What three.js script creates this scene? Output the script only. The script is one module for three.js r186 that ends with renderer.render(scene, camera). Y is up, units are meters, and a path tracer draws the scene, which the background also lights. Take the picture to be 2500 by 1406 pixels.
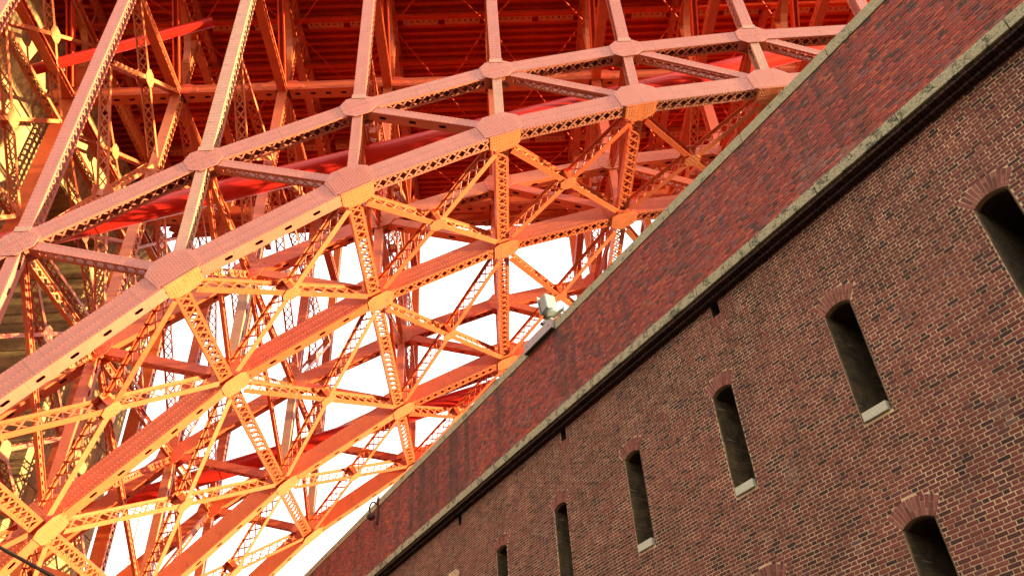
import * as THREE from 'three';
import { RoundedBoxGeometry } from 'three/addons/geometries/RoundedBoxGeometry.js';
import { mergeGeometries } from 'three/addons/utils/BufferGeometryUtils.js';

// ---------------------------------------------------------------- camera, sky, sun, exposure
const W = 1024, H = 575, EY = 1.65;                       // EY: eye height
const scene = new THREE.Scene();
const camera = new THREE.PerspectiveCamera(39.18, W / H, 0.1, 3000);
camera.position.set(0, EY, 0);
camera.rotation.order = 'YXZ';
camera.rotation.set(THREE.MathUtils.degToRad(38.34), THREE.MathUtils.degToRad(-2.411), THREE.MathUtils.degToRad(-3.96));
camera.updateMatrixWorld();

const renderer = new THREE.WebGLRenderer({ antialias: true });
renderer.setSize(W, H);
renderer.toneMapping = THREE.LinearToneMapping;
renderer.toneMappingExposure = 5.3;
renderer.shadowMap.enabled = true;

const SUN_EL = 2.2, SUN_AZ = -3.5;                            // azimuth measured from +x towards the far side
const sunDir = new THREE.Vector3(
  Math.cos(SUN_EL * Math.PI / 180) * Math.cos(SUN_AZ * Math.PI / 180), Math.sin(SUN_EL * Math.PI / 180),
  -Math.cos(SUN_EL * Math.PI / 180) * Math.sin(SUN_AZ * Math.PI / 180));
{
  const w = 128, h = 64, d = new Float32Array(w * h * 4);
  for (let j = 0; j < h; j++) {
    const el = ((j + 0.5) / h - 0.5) * Math.PI;            // row 0 is the bottom of the sky
    const up = Math.max(0, Math.sin(el)), k = Math.pow(1 - up, 2.2);
    for (let i = 0; i < w; i++) {
      const o = (j * w + i) * 4;
      d[o] = 0.46 + 0.07 * k; d[o + 1] = 0.45 + 0.03 * k; d[o + 2] = 0.43 - 0.05 * k; d[o + 3] = 1;
    }
  }
  const t = new THREE.DataTexture(d, w, h, THREE.RGBAFormat, THREE.FloatType);
  t.mapping = THREE.EquirectangularReflectionMapping; t.magFilter = THREE.LinearFilter; t.minFilter = THREE.LinearFilter;
  t.needsUpdate = true;
  scene.background = t; scene.environment = t;
}
const sun = new THREE.DirectionalLight(new THREE.Color().setRGB(1, 0.94, 0.46), 5);
sun.position.copy(sunDir).multiplyScalar(150).add(new THREE.Vector3(0, 20, -40));
sun.target.position.set(0, 20, -40);
sun.castShadow = true;
Object.assign(sun.shadow.camera, { left: -90, right: 90, top: 90, bottom: -90, near: 1, far: 420 });
sun.shadow.mapSize.set(4096, 4096);
scene.add(sun, sun.target);

// ---------------------------------------------------------------- helpers
let seed = 20240611;
const rnd = () => { seed = (seed * 1664525 + 1013904223) >>> 0; return seed / 4294967296; };
const V = (x, y, z) => new THREE.Vector3(x, y, z);
const lerp = (a, b, t) => a + (b - a) * t;
const used = new Map();
function numbered(name) { const n = used.get(name) || 0; used.set(name, n + 1); return n ? name + '_' + String(n).padStart(3, '0') : name; }
function tag(o, label, category, group) { o.userData.label = label; o.userData.category = category; if (group) o.userData.group = group; return o; }
function shadowed(o) { o.castShadow = true; o.receiveShadow = true; return o; }
function mesh(name, geo, mat, parent) { const m = shadowed(new THREE.Mesh(geo, mat)); m.name = name; parent.add(m); return m; }
function thing(name, label, category, pos, turn = 0) {
  const g = new THREE.Group(); g.name = numbered(name); g.position.copy(pos); g.rotation.y = turn; scene.add(g);
  return tag(g, label, category);
}
// value noise, tiling with period per
function noiseFn(per, s0) {
  const t = new Float32Array(per * per); let s = s0 >>> 0;
  for (let i = 0; i < t.length; i++) { s = (s * 1664525 + 1013904223) >>> 0; t[i] = s / 4294967296; }
  return (x, y) => {
    const xi = Math.floor(x), yi = Math.floor(y); let fx = x - xi, fy = y - yi; fx = fx * fx * (3 - 2 * fx); fy = fy * fy * (3 - 2 * fy);
    const m = v => ((v % per) + per) % per;
    const a = t[m(yi) * per + m(xi)], b = t[m(yi) * per + m(xi + 1)], c = t[m(yi + 1) * per + m(xi)], e = t[m(yi + 1) * per + m(xi + 1)];
    return (a * (1 - fx) + b * fx) * (1 - fy) + (c * (1 - fx) + e * fx) * fy;
  };
}
function texture(n, fn, rep, srgb = true) {
  const d = new Uint8Array(n * n * 4);
  for (let j = 0; j < n; j++) for (let i = 0; i < n; i++) {
    const c = fn(i / n, j / n), o = (j * n + i) * 4;
    for (let k = 0; k < 3; k++) d[o + k] = Math.max(0, Math.min(255, Math.round(255 * (Array.isArray(c) ? c[k] : c))));
    d[o + 3] = 255;
  }
  const t = new THREE.DataTexture(d, n, n, THREE.RGBAFormat);
  t.wrapS = t.wrapT = THREE.RepeatWrapping; t.magFilter = THREE.LinearFilter; t.minFilter = THREE.LinearMipmapLinearFilter; t.generateMipmaps = true;
  if (srgb) t.colorSpace = THREE.SRGBColorSpace;
  t.repeat.set(rep, rep); t.needsUpdate = true; return t;
}
const n8 = noiseFn(8, 11), n16 = noiseFn(16, 12), n32 = noiseFn(32, 13), n64 = noiseFn(64, 14), n128 = noiseFn(128, 15), n256 = noiseFn(256, 16);
const fbm = (u, v) => 0.36 * n8(u * 8, v * 8) + 0.26 * n16(u * 16, v * 16) + 0.18 * n32(u * 32, v * 32) + 0.12 * n64(u * 64, v * 64) + 0.08 * n128(u * 128, v * 128);

// ---------------------------------------------------------------- materials
const paintMap = texture(512, (u, v) => {
  const a = fbm(u, v), b = n128(u * 128, v * 128);
  const rust = Math.max(0, fbm(v * 2 + 0.3, u * 2) - 0.66) * 2.2;       // small rusty freckles
  const k = 0.90 + 0.14 * (a - 0.5) + 0.05 * (b - 0.5);
  return [k - rust * 0.35, k * 0.98 - rust * 0.5, k * 0.97 - rust * 0.5];
}, 1 / 5);
const paintRough = texture(256, (u, v) => 0.42 + 0.35 * fbm(u, v), 1 / 3, false);
function paint(r, g, b, rough = 0.75, spec = 1) {
  return new THREE.MeshPhysicalMaterial({ specularIntensity: spec, color: new THREE.Color().setRGB(r, g, b), map: paintMap, roughness: rough, roughnessMap: paintRough, metalness: 0 });
}
const PAINT = [paint(0.73, 0.14, 0.05), paint(0.72, 0.122, 0.042), paint(0.74, 0.17, 0.066), paint(0.71, 0.10, 0.032)];
const streakMap = texture(512, (u, v) => {
  const a = fbm(u, v), b = n128(u * 128, v * 128), st = Math.max(0, n128(u * 96, v * 2.0) * 0.75 + n64(u * 40, v * 3.1) * 0.3 - 0.80);
  const k = 0.92 + 0.12 * (a - 0.5) + 0.05 * (b - 0.5) - st * 0.9;
  return [k, k * 0.985 - st * 0.1, k * 0.97 - st * 0.12];
}, 1 / 5);
const OUTER = [[0.52, 0.148, 0.105], [0.51, 0.138, 0.096], [0.53, 0.16, 0.114]].map(c => { const m = paint(...c); m.map = streakMap; return m; });   // outer rib, pinker look of open skylight put into its paint
const PAINT_PALE = paint(0.56, 0.25, 0.155);                 // paler beige tone on alternate posts, one column and near splice plates
const PAINT_RED = paint(0.78, 0.055, 0.014, 1, 0.25);                // deep red of deck and pipes; red bounce light put into the deck colour
const PIPE_RED = paint(0.62, 0.022, 0.014, 0.6, 0.5);
const asphalt = new THREE.MeshStandardMaterial({ color: new THREE.Color().setRGB(0.06, 0.06, 0.06), roughness: 0.9 });
const holeDark = new THREE.MeshStandardMaterial({ color: new THREE.Color().setRGB(0.03, 0.02, 0.015), roughness: 1 });  // near-black: darkness inside the slits put into the colour
const cableMat = new THREE.MeshStandardMaterial({ color: new THREE.Color().setRGB(0.012, 0.011, 0.01), roughness: 0.6 });
const concreteMap = texture(512, (u, v) => {
  const board = v * 24, f = board - Math.floor(board), tone = n32(7.3, Math.floor(board) * 1.37 + 0.5);
  const grain = n256(u * 48, v * 256) * 0.5 + n128(u * 16, v * 128) * 0.5;
  const st = fbm(u, v), pit = n256(u * 256, v * 256) > 0.93 ? 0.14 : 0;
  const k = 0.62 + 0.2 * (tone - 0.5) + 0.2 * (grain - 0.5) + 0.35 * (st - 0.5) - (f < 0.06 ? 0.14 : 0) - pit;
  return [k, k * 0.89, k * 0.73];
}, 1 / 6);
const concreteBump = texture(512, (u, v) => { const board = v * 24, f = board - Math.floor(board); return 0.5 + (f < 0.06 ? -0.4 : 0) + 0.3 * (n256(u * 48, v * 256) - 0.5); }, 1 / 6, false);
const concrete = new THREE.MeshStandardMaterial({ color: new THREE.Color().setRGB(0.92, 0.62, 0.37), map: concreteMap, bumpMap: concreteBump, bumpScale: 0.02, roughness: 0.95 });
const groundMap = texture(512, (u, v) => { const k = 0.68 + 0.5 * (fbm(u, v) - 0.5) + 0.2 * (n256(u * 256, v * 256) - 0.5); return [k, k * 0.93, k * 0.72]; }, 1 / 14);
const groundMat = new THREE.MeshStandardMaterial({ color: new THREE.Color().setRGB(0.1, 0.093, 0.082), map: groundMap, roughness: 1 });
const brickTex = texture(256, (u, v) => { const k = 0.84 + 0.4 * (fbm(u, v) - 0.5) + 0.16 * (n128(u * 128, v * 128) - 0.5); return [k, k, k]; }, 1.7);
const brickMat = new THREE.MeshStandardMaterial({ color: 0xffffff, map: brickTex, roughness: 0.9 });
const mortarMap = texture(512, (u, v) => { const k = 0.78 + 0.45 * (fbm(u, v) - 0.5) + 0.16 * (n256(u * 256, v * 256) - 0.5); return [k, k * 0.96, k * 0.9]; }, 1 / 2.5);
const mortarMat = new THREE.MeshStandardMaterial({ color: new THREE.Color().setRGB(0.86, 0.6, 0.38), map: mortarMap, roughness: 1 });
const mortarOld = new THREE.MeshStandardMaterial({ color: new THREE.Color().setRGB(0.34, 0.17, 0.12), map: mortarMap, roughness: 1 });
function stoneTex(dark) {
  return texture(512, (u, v) => {
    const sp = n256(u * 256, v * 256), g = n128(u * 128, v * 128), li = Math.max(0, fbm(u * 1 + 0.37, v) * 0.7 + n64(u * 64, v * 64) * 0.3 - dark) * 3;
    const k = 0.74 + 0.34 * (sp - 0.5) + 0.2 * (g - 0.5);
    const m = Math.min(0.6, li * (0.3 + 1.4 * sp));
    return [k * (1 - m), k * 0.97 * (1 - m * 0.96), k * 0.86 * (1 - m)];
  }, 1 / 1.7);
}
const graniteMat = new THREE.MeshStandardMaterial({ color: new THREE.Color().setRGB(0.62, 0.55, 0.42), map: stoneTex(0.5), roughness: 0.95 });
const copingMat = new THREE.MeshStandardMaterial({ color: new THREE.Color().setRGB(0.62, 0.53, 0.4), map: stoneTex(0.58), roughness: 0.95 });
const sillMat = new THREE.MeshStandardMaterial({ color: new THREE.Color().setRGB(0.85, 0.83, 0.78), map: stoneTex(0.72), roughness: 0.9 });
const renderMap = texture(512, (u, v) => {
  const k = 0.55 + 0.5 * (fbm(u, v) - 0.5) + 0.2 * (n128(u * 128, v * 20) - 0.5), s = Math.max(0, n64(u * 64, v * 5) - 0.8) * 2.2;
  return [k + s, k * 0.86 + s, k * 0.66 + s * 0.9];
}, 1 / 2.2);
const terraceMat = new THREE.MeshStandardMaterial({ color: new THREE.Color().setRGB(0.3, 0.26, 0.2), map: groundMap, roughness: 1 });
const jambMat = new THREE.MeshStandardMaterial({ color: new THREE.Color().setRGB(0.3, 0.255, 0.19), map: renderMap, roughness: 0.95 });

// ---------------------------------------------------------------- geometry builder
class Geo {
  constructor() { this.p = []; this.n = []; this.u = []; this.off = rnd() * 7; }
  tri(F, a, b, c, nl, ui, vi) {
    const N = V(0, 0, 0).addScaledVector(F.ex, nl[0]).addScaledVector(F.ey, nl[1]).addScaledVector(F.ez, nl[2]);
    for (const q of [a, b, c]) {
      const w = F.o.clone().addScaledVector(F.ex, q[0]).addScaledVector(F.ey, q[1]).addScaledVector(F.ez, q[2]);
      this.p.push(w.x, w.y, w.z); this.n.push(N.x, N.y, N.z); this.u.push(q[ui] + this.off, q[vi] + this.off * 0.7);
    }
  }
  quad(F, a, b, c, d, nl, ui, vi) { this.tri(F, a, b, c, nl, ui, vi); this.tri(F, a, c, d, nl, ui, vi); }
  box(F, x0, x1, y0, y1, z0, z1) {
    const P = (i, j, k) => [i ? x1 : x0, j ? y1 : y0, k ? z1 : z0];
    this.quad(F, P(0, 0, 1), P(1, 0, 1), P(1, 1, 1), P(0, 1, 1), [0, 0, 1], 0, 1);
    this.quad(F, P(1, 0, 0), P(0, 0, 0), P(0, 1, 0), P(1, 1, 0), [0, 0, -1], 0, 1);
    this.quad(F, P(0, 1, 1), P(1, 1, 1), P(1, 1, 0), P(0, 1, 0), [0, 1, 0], 0, 2);
    this.quad(F, P(0, 0, 0), P(1, 0, 0), P(1, 0, 1), P(0, 0, 1), [0, -1, 0], 0, 2);
    this.quad(F, P(1, 0, 1), P(1, 0, 0), P(1, 1, 0), P(1, 1, 1), [1, 0, 0], 1, 2);
    this.quad(F, P(0, 0, 0), P(0, 0, 1), P(0, 1, 1), P(0, 1, 0), [-1, 0, 0], 1, 2);
    return this;
  }
  // flat bar in the local xy plane between two points
  bar(F, ax, ay, bx, by, wid, z0, z1) {
    const dx = bx - ax, dy = by - ay, L = Math.hypot(dx, dy);
    const ex = V(0, 0, 0).addScaledVector(F.ex, dx / L).addScaledVector(F.ey, dy / L);
    const ey = V(0, 0, 0).addScaledVector(F.ex, -dy / L).addScaledVector(F.ey, dx / L);
    const o = F.o.clone().addScaledVector(F.ex, ax).addScaledVector(F.ey, ay);
    return this.box({ o, ex, ey, ez: F.ez }, 0, L, -wid / 2, wid / 2, z0, z1);
  }
  prism(F, pts, z0, z1, holes = []) {
    const c = pts.map(q => new THREE.Vector2(q[0], q[1])), hs = holes.map(h => h.map(q => new THREE.Vector2(q[0], q[1])));
    if (THREE.ShapeUtils.isClockWise(c)) c.reverse();
    hs.forEach(h => { if (!THREE.ShapeUtils.isClockWise(h)) h.reverse(); });
    const all = [c, ...hs].flat();
    for (const f of THREE.ShapeUtils.triangulateShape(c, hs)) {
      const [a, b, d] = f.map(i => all[i]);
      this.tri(F, [a.x, a.y, z1], [b.x, b.y, z1], [d.x, d.y, z1], [0, 0, 1], 0, 1);
      this.tri(F, [d.x, d.y, z0], [b.x, b.y, z0], [a.x, a.y, z0], [0, 0, -1], 0, 1);
    }
    for (const ring of [c, ...hs]) for (let i = 0; i < ring.length; i++) {
      const a = ring[i], b = ring[(i + 1) % ring.length], dx = b.x - a.x, dy = b.y - a.y, L = Math.hypot(dx, dy) || 1;
      this.quad(F, [a.x, a.y, z0], [b.x, b.y, z0], [b.x, b.y, z1], [a.x, a.y, z1], [dy / L, -dx / L, 0], Math.abs(dx) > Math.abs(dy) ? 0 : 1, 2);
    }
    return this;
  }
  build() {
    const g = new THREE.BufferGeometry();
    g.setAttribute('position', new THREE.Float32BufferAttribute(this.p, 3));
    g.setAttribute('normal', new THREE.Float32BufferAttribute(this.n, 3));
    g.setAttribute('uv', new THREE.Float32BufferAttribute(this.u, 2));
    return g;
  }
}
const WF = { o: V(0, 0, 0), ex: V(1, 0, 0), ey: V(0, 1, 0), ez: V(0, 0, 1) };
function frame(a, b, zHint) {
  const ex = b.clone().sub(a), L = ex.length(); ex.normalize();
  const ez = zHint.clone().addScaledVector(ex, -zHint.dot(ex)).normalize();
  return { o: a.clone(), ex, ey: ez.clone().cross(ex), ez, L };
}
const oval = (cx, cy, l, w) => { const p = []; for (let i = 0; i < 12; i++) { const a = i / 12 * Math.PI * 2; p.push([cx + Math.sign(Math.cos(a)) * (l - w) / 2 + Math.cos(a) * w / 2, cy + Math.sin(a) * w / 2]); } return p; };

// ---------------------------------------------------------------- ground
const ground = mesh('ground', new THREE.PlaneGeometry(2400, 2400).rotateX(-Math.PI / 2), groundMat, scene);
ground.geometry.attributes.uv.array.forEach((v, i, a) => { a[i] = v * 2400; });
ground.userData = { kind: 'structure', label: 'paved ground under the bridge' };

{ // unseen bluff added behind the viewer to keep low sky off the fort
  const g = new THREE.PlaneGeometry(220, 60, 110, 30).rotateX(-Math.PI / 2), p = g.attributes.position;
  for (let i = 0; i < p.count; i++) {
    const x = p.getX(i), d = 30 - p.getZ(i), q = (60 - d) / 60;         // q: 0 at the foot, 1 at the crest
    const h = 26 * Math.min(1, Math.pow(Math.max(0, q) * 1.6, 0.8)) + (q > 0.02 ? 1.6 * (n32(x * 0.2, d * 0.2) - 0.5) + 0.7 * (n64(x * 0.7, d * 0.7) - 0.5) : 0);
    p.setXYZ(i, x - 30, h - 0.05, p.getZ(i) + 44);
  }
  g.computeVertexNormals();
  const m = mesh('added_bluff', g, new THREE.MeshStandardMaterial({ color: new THREE.Color().setRGB(0.075, 0.07, 0.035), roughness: 1 }), scene);
  m.userData = { kind: 'structure', label: 'unseen bluff added to shade the foot of the fort' };
}

// ================================================================= BRIDGE
const P = 7.62, X0 = -21.706;
const RZ = [-28.574, -37.376, -50.074, -59.055];
const YB = { '-1': 5.6, 0: 15.976, 1: 23.72, 2: 29.028, 3: 32.686, 4: 34.753, 5: 35.754, 6: 36.05, 7: 36.05 };
const YT = { '-1': 19.4, 0: 26.354, 1: 31.554, 2: 35.341, 3: 38.142, 4: 39.755, 5: 40.636, 6: 40.95, 7: 40.95 };
const K0 = -1, K1 = 7, YD = 55.0;
const BO = V(-4, 0, -43.8);
const bridge = thing('steel_arch_bridge', 'orange red riveted steel arch bridge rising behind the brick fort wall', 'bridge', BO);
const pt = (k, y, z) => V(X0 + k * P - BO.x, y + EY, z - BO.z);
const bp = (x, y, z) => V(x - BO.x, y + EY, z - BO.z);
const pickPaint = () => PAINT[Math.floor(rnd() * PAINT.length)];
const rivets = [];
function rivet(F, x, y, z, nrm) {
  const w = F.o.clone().addScaledVector(F.ex, x).addScaledVector(F.ey, y).addScaledVector(F.ez, z); rivets.push([w, nrm]);
}
// X lacing in the plane y = yy (between z = -zw and zw) or, side = 'z', in the plane z = zz (between y = -yw and yw)
function laceFrame(F, off, flip) {   // a frame whose xy plane is the lacing plane
  return flip ? { o: F.o.clone().addScaledVector(F.ey, off), ex: F.ex, ey: F.ez, ez: F.ey.clone().negate() } : { o: F.o.clone().addScaledVector(F.ez, off), ex: F.ex, ey: F.ey, ez: F.ez };
}
function lacing(g, LF, x0, x1, half, pitch, bw, th, style = 'x') {
  const n = Math.max(1, Math.round((x1 - x0) / pitch)), p = (x1 - x0) / n;
  for (let i = 0; i < n; i++) {
    const a = x0 + i * p, b = a + p;
    if (style === 'x') { g.bar(LF, a, -half, b, half, bw, 0, th); g.bar(LF, a, half, b, -half, bw, -th - 0.002, -0.002); }
    else if (style === 'zig') g.bar(LF, a, i % 2 ? half : -half, b, i % 2 ? -half : half, bw, 0, th);
    else { g.bar(LF, a + p / 2, -half, a + p / 2, half, bw * 1.5, 0, th); g.bar(LF, a, -half, b, half, bw * 0.7, -th - 0.002, -0.002); }
  }
}
function perfPlate(g, LF, x0, x1, half, th, spacing = 1.5, hl = 0.42, hw = 0.2) {
  const n = Math.max(1, Math.round((x1 - x0) / spacing)), p = (x1 - x0) / n, holes = [];
  for (let i = 0; i < n; i++) holes.push(oval(x0 + (i + 0.5) * p, 0, hl, hw));
  g.prism(LF, [[x0, -half], [x1, -half], [x1, half], [x0, half]], 0, th, holes);
}
// box member: web plates at +-w/2 along ez, of height h along ey; top / bottom (ey) closed by plate, lacing or perforated plate
function boxMember(name, a, b, zHint, o, mat, rv) {
  const F = frame(a, b, zHint), t0 = o.t0 || 0, t1 = F.L - (o.t1 || 0), h = o.h / 2, w = o.w / 2, t = 0.035, g = new Geo();
  g.box(F, t0, t1, -h, h, w - t, w); g.box(F, t0, t1, -h, h, -w, -w + t);
  const fl = Math.min(0.11, w * 0.3);
  for (const s of [-1, 1]) {                                // corner angles
    g.box(F, t0, t1, s > 0 ? h - t - 0.004 : -h + 0.004, s > 0 ? h - 0.004 : -h + t + 0.004, w - t - fl, w - t);
    g.box(F, t0, t1, s > 0 ? h - t - 0.004 : -h + 0.004, s > 0 ? h - 0.004 : -h + t + 0.004, -w + t, -w + t + fl);
  }
  const m = mesh(name, new THREE.BufferGeometry(), mat, bridge); const sub = [];
  for (const [side, s] of [['top', 1], ['bottom', -1]]) {
    const st = o[side]; if (!st || st === 'none') continue;
    const c = new Geo(), y = s * (h - 0.012);
    if (st === 'plate') { g.box(F, t0, t1, Math.min(s * (h - 0.03), s * (h - 0.05)), Math.max(s * (h - 0.03), s * (h - 0.05)), -w + t, w - t); continue; }
    const LF = laceFrame(F, y, true);
    if (st === 'perf') { perfPlate(c, laceFrame(F, s < 0 ? -h - 0.003 : h + 0.023, true), t0, t1, w - 0.004, 0.02, o.spacing || 1.5); sub.push(['perforated_plate', c]); }
    else { lacing(c, LF, t0 + (o.e0 || 0.3), t1 - (o.e1 || 0.3), w - t - 0.03, o.pitch || o.w * 0.85, o.bw || 0.085, 0.018, st); 
      for (const [q0, q1] of [[t0, t0 + (o.e0 || 0.3)], [t1 - (o.e1 || 0.3), t1]]) c.box(F, q0, q1, Math.min(y, y + s * 0.02), Math.max(y, y + s * 0.02), -w + t, w - t);
      sub.push(['lacing', c]); }
  }
  m.geometry = g.build();
  for (const [n, c] of sub) mesh(n, c.build(), mat, m);
  if (rv) {
    const sp = rv.sp || 0.17, up = F.ez.clone(), dn = F.ey.clone().negate();
    for (let x = t0 + 0.1; x < t1 - 0.05; x += sp) {
      for (const yy of rv.rows || [-h + 0.07, h - 0.07]) rivet(F, x, yy, w, up);
      if (rv.under) for (const zz of [-w + 0.07, w - 0.07]) rivet(F, x, -h, zz, dn);
      if (rv.side) for (const zz of [-w + 0.06, w - 0.06]) rivet(F, x, -h, zz, dn);
    }
  }
  return m;
}
// laced girder: two flanges one above the other with X lacing between them; flat = bottom flange width
function lacedGirder(name, a, b, up, o, mat) {
  const F0 = frame(a, b, up);                               // ez up
  const F = { o: F0.o, ex: F0.ex, ey: F0.ez, ez: F0.ex.clone().cross(F0.ez), L: F0.L };
  const t0 = o.t0 || 0, t1 = F.L - (o.t1 || 0), d = o.d / 2, fw = o.fw / 2, g = new Geo();
  for (const s of [-1, 1]) {
    const y0 = s > 0 ? d - 0.03 : -d;
    g.box(F, t0, t1, y0, y0 + 0.03, -fw, -0.025); g.box(F, t0, t1, y0 + 0.0015, y0 + 0.0285, 0.025, fw);
    g.box(F, t0, t1, s > 0 ? d - 0.09 : -d + 0.03, s > 0 ? d - 0.03 : -d + 0.09, -0.025, -0.005);
    g.box(F, t0, t1, s > 0 ? d - 0.09 : -d + 0.03, s > 0 ? d - 0.03 : -d + 0.09, 0.03, 0.05);
    g.box(F, t0, t1, y0 + 0.003, y0 + 0.027, -0.025, 0.025);
  }
  const m = mesh(name, g.build(), mat, bridge), c = new Geo();
  lacing(c, F, t0 + 0.25, t1 - 0.25, d - 0.07, o.pitch || o.d * 0.9, o.bw || 0.055, 0.012, o.style || 'x');
  mesh('lacing', c.build(), mat, m);
  return m;
}
// light laced strut: two angle legs side by side, X lacing in one plane
function lacedStrut(name, a, b, zHint, o, mat) {
  const F = frame(a, b, zHint), t0 = o.t0 || 0, t1 = F.L - (o.t1 || 0), d = o.d / 2, g = new Geo(), fl = o.fl || 0.14;
  for (const s of [-1, 1]) {
    g.box(F, t0, t1, s > 0 ? d - fl : -d, s > 0 ? d : -d + fl, -0.015, 0.015);
    g.box(F, t0, t1, s > 0 ? d - 0.03 : -d, s > 0 ? d : -d + 0.03, -fl, -0.015); g.box(F, t0, t1, s > 0 ? d - 0.03 : -d, s > 0 ? d : -d + 0.03, 0.015, fl);
  }
  const m = mesh(name, g.build(), mat, bridge), c = new Geo();
  lacing(c, laceFrame(F, 0.03, false), t0 + 0.2, t1 - 0.2, d - fl * 0.5, o.pitch || o.d * 1.05, o.bw || 0.085, 0.012);
  mesh('lacing', c.build(), mat, m);
  return m;
}
function gussetPoly(wx, wy, cut) { return [[-wx + cut, -wy], [wx - cut, -wy], [wx, -wy + cut * 0.8], [wx, wy - cut * 0.8], [wx - cut, wy], [-wx + cut, wy], [-wx, wy - cut * 0.8], [-wx, -wy + cut * 0.8]]; }

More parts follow.
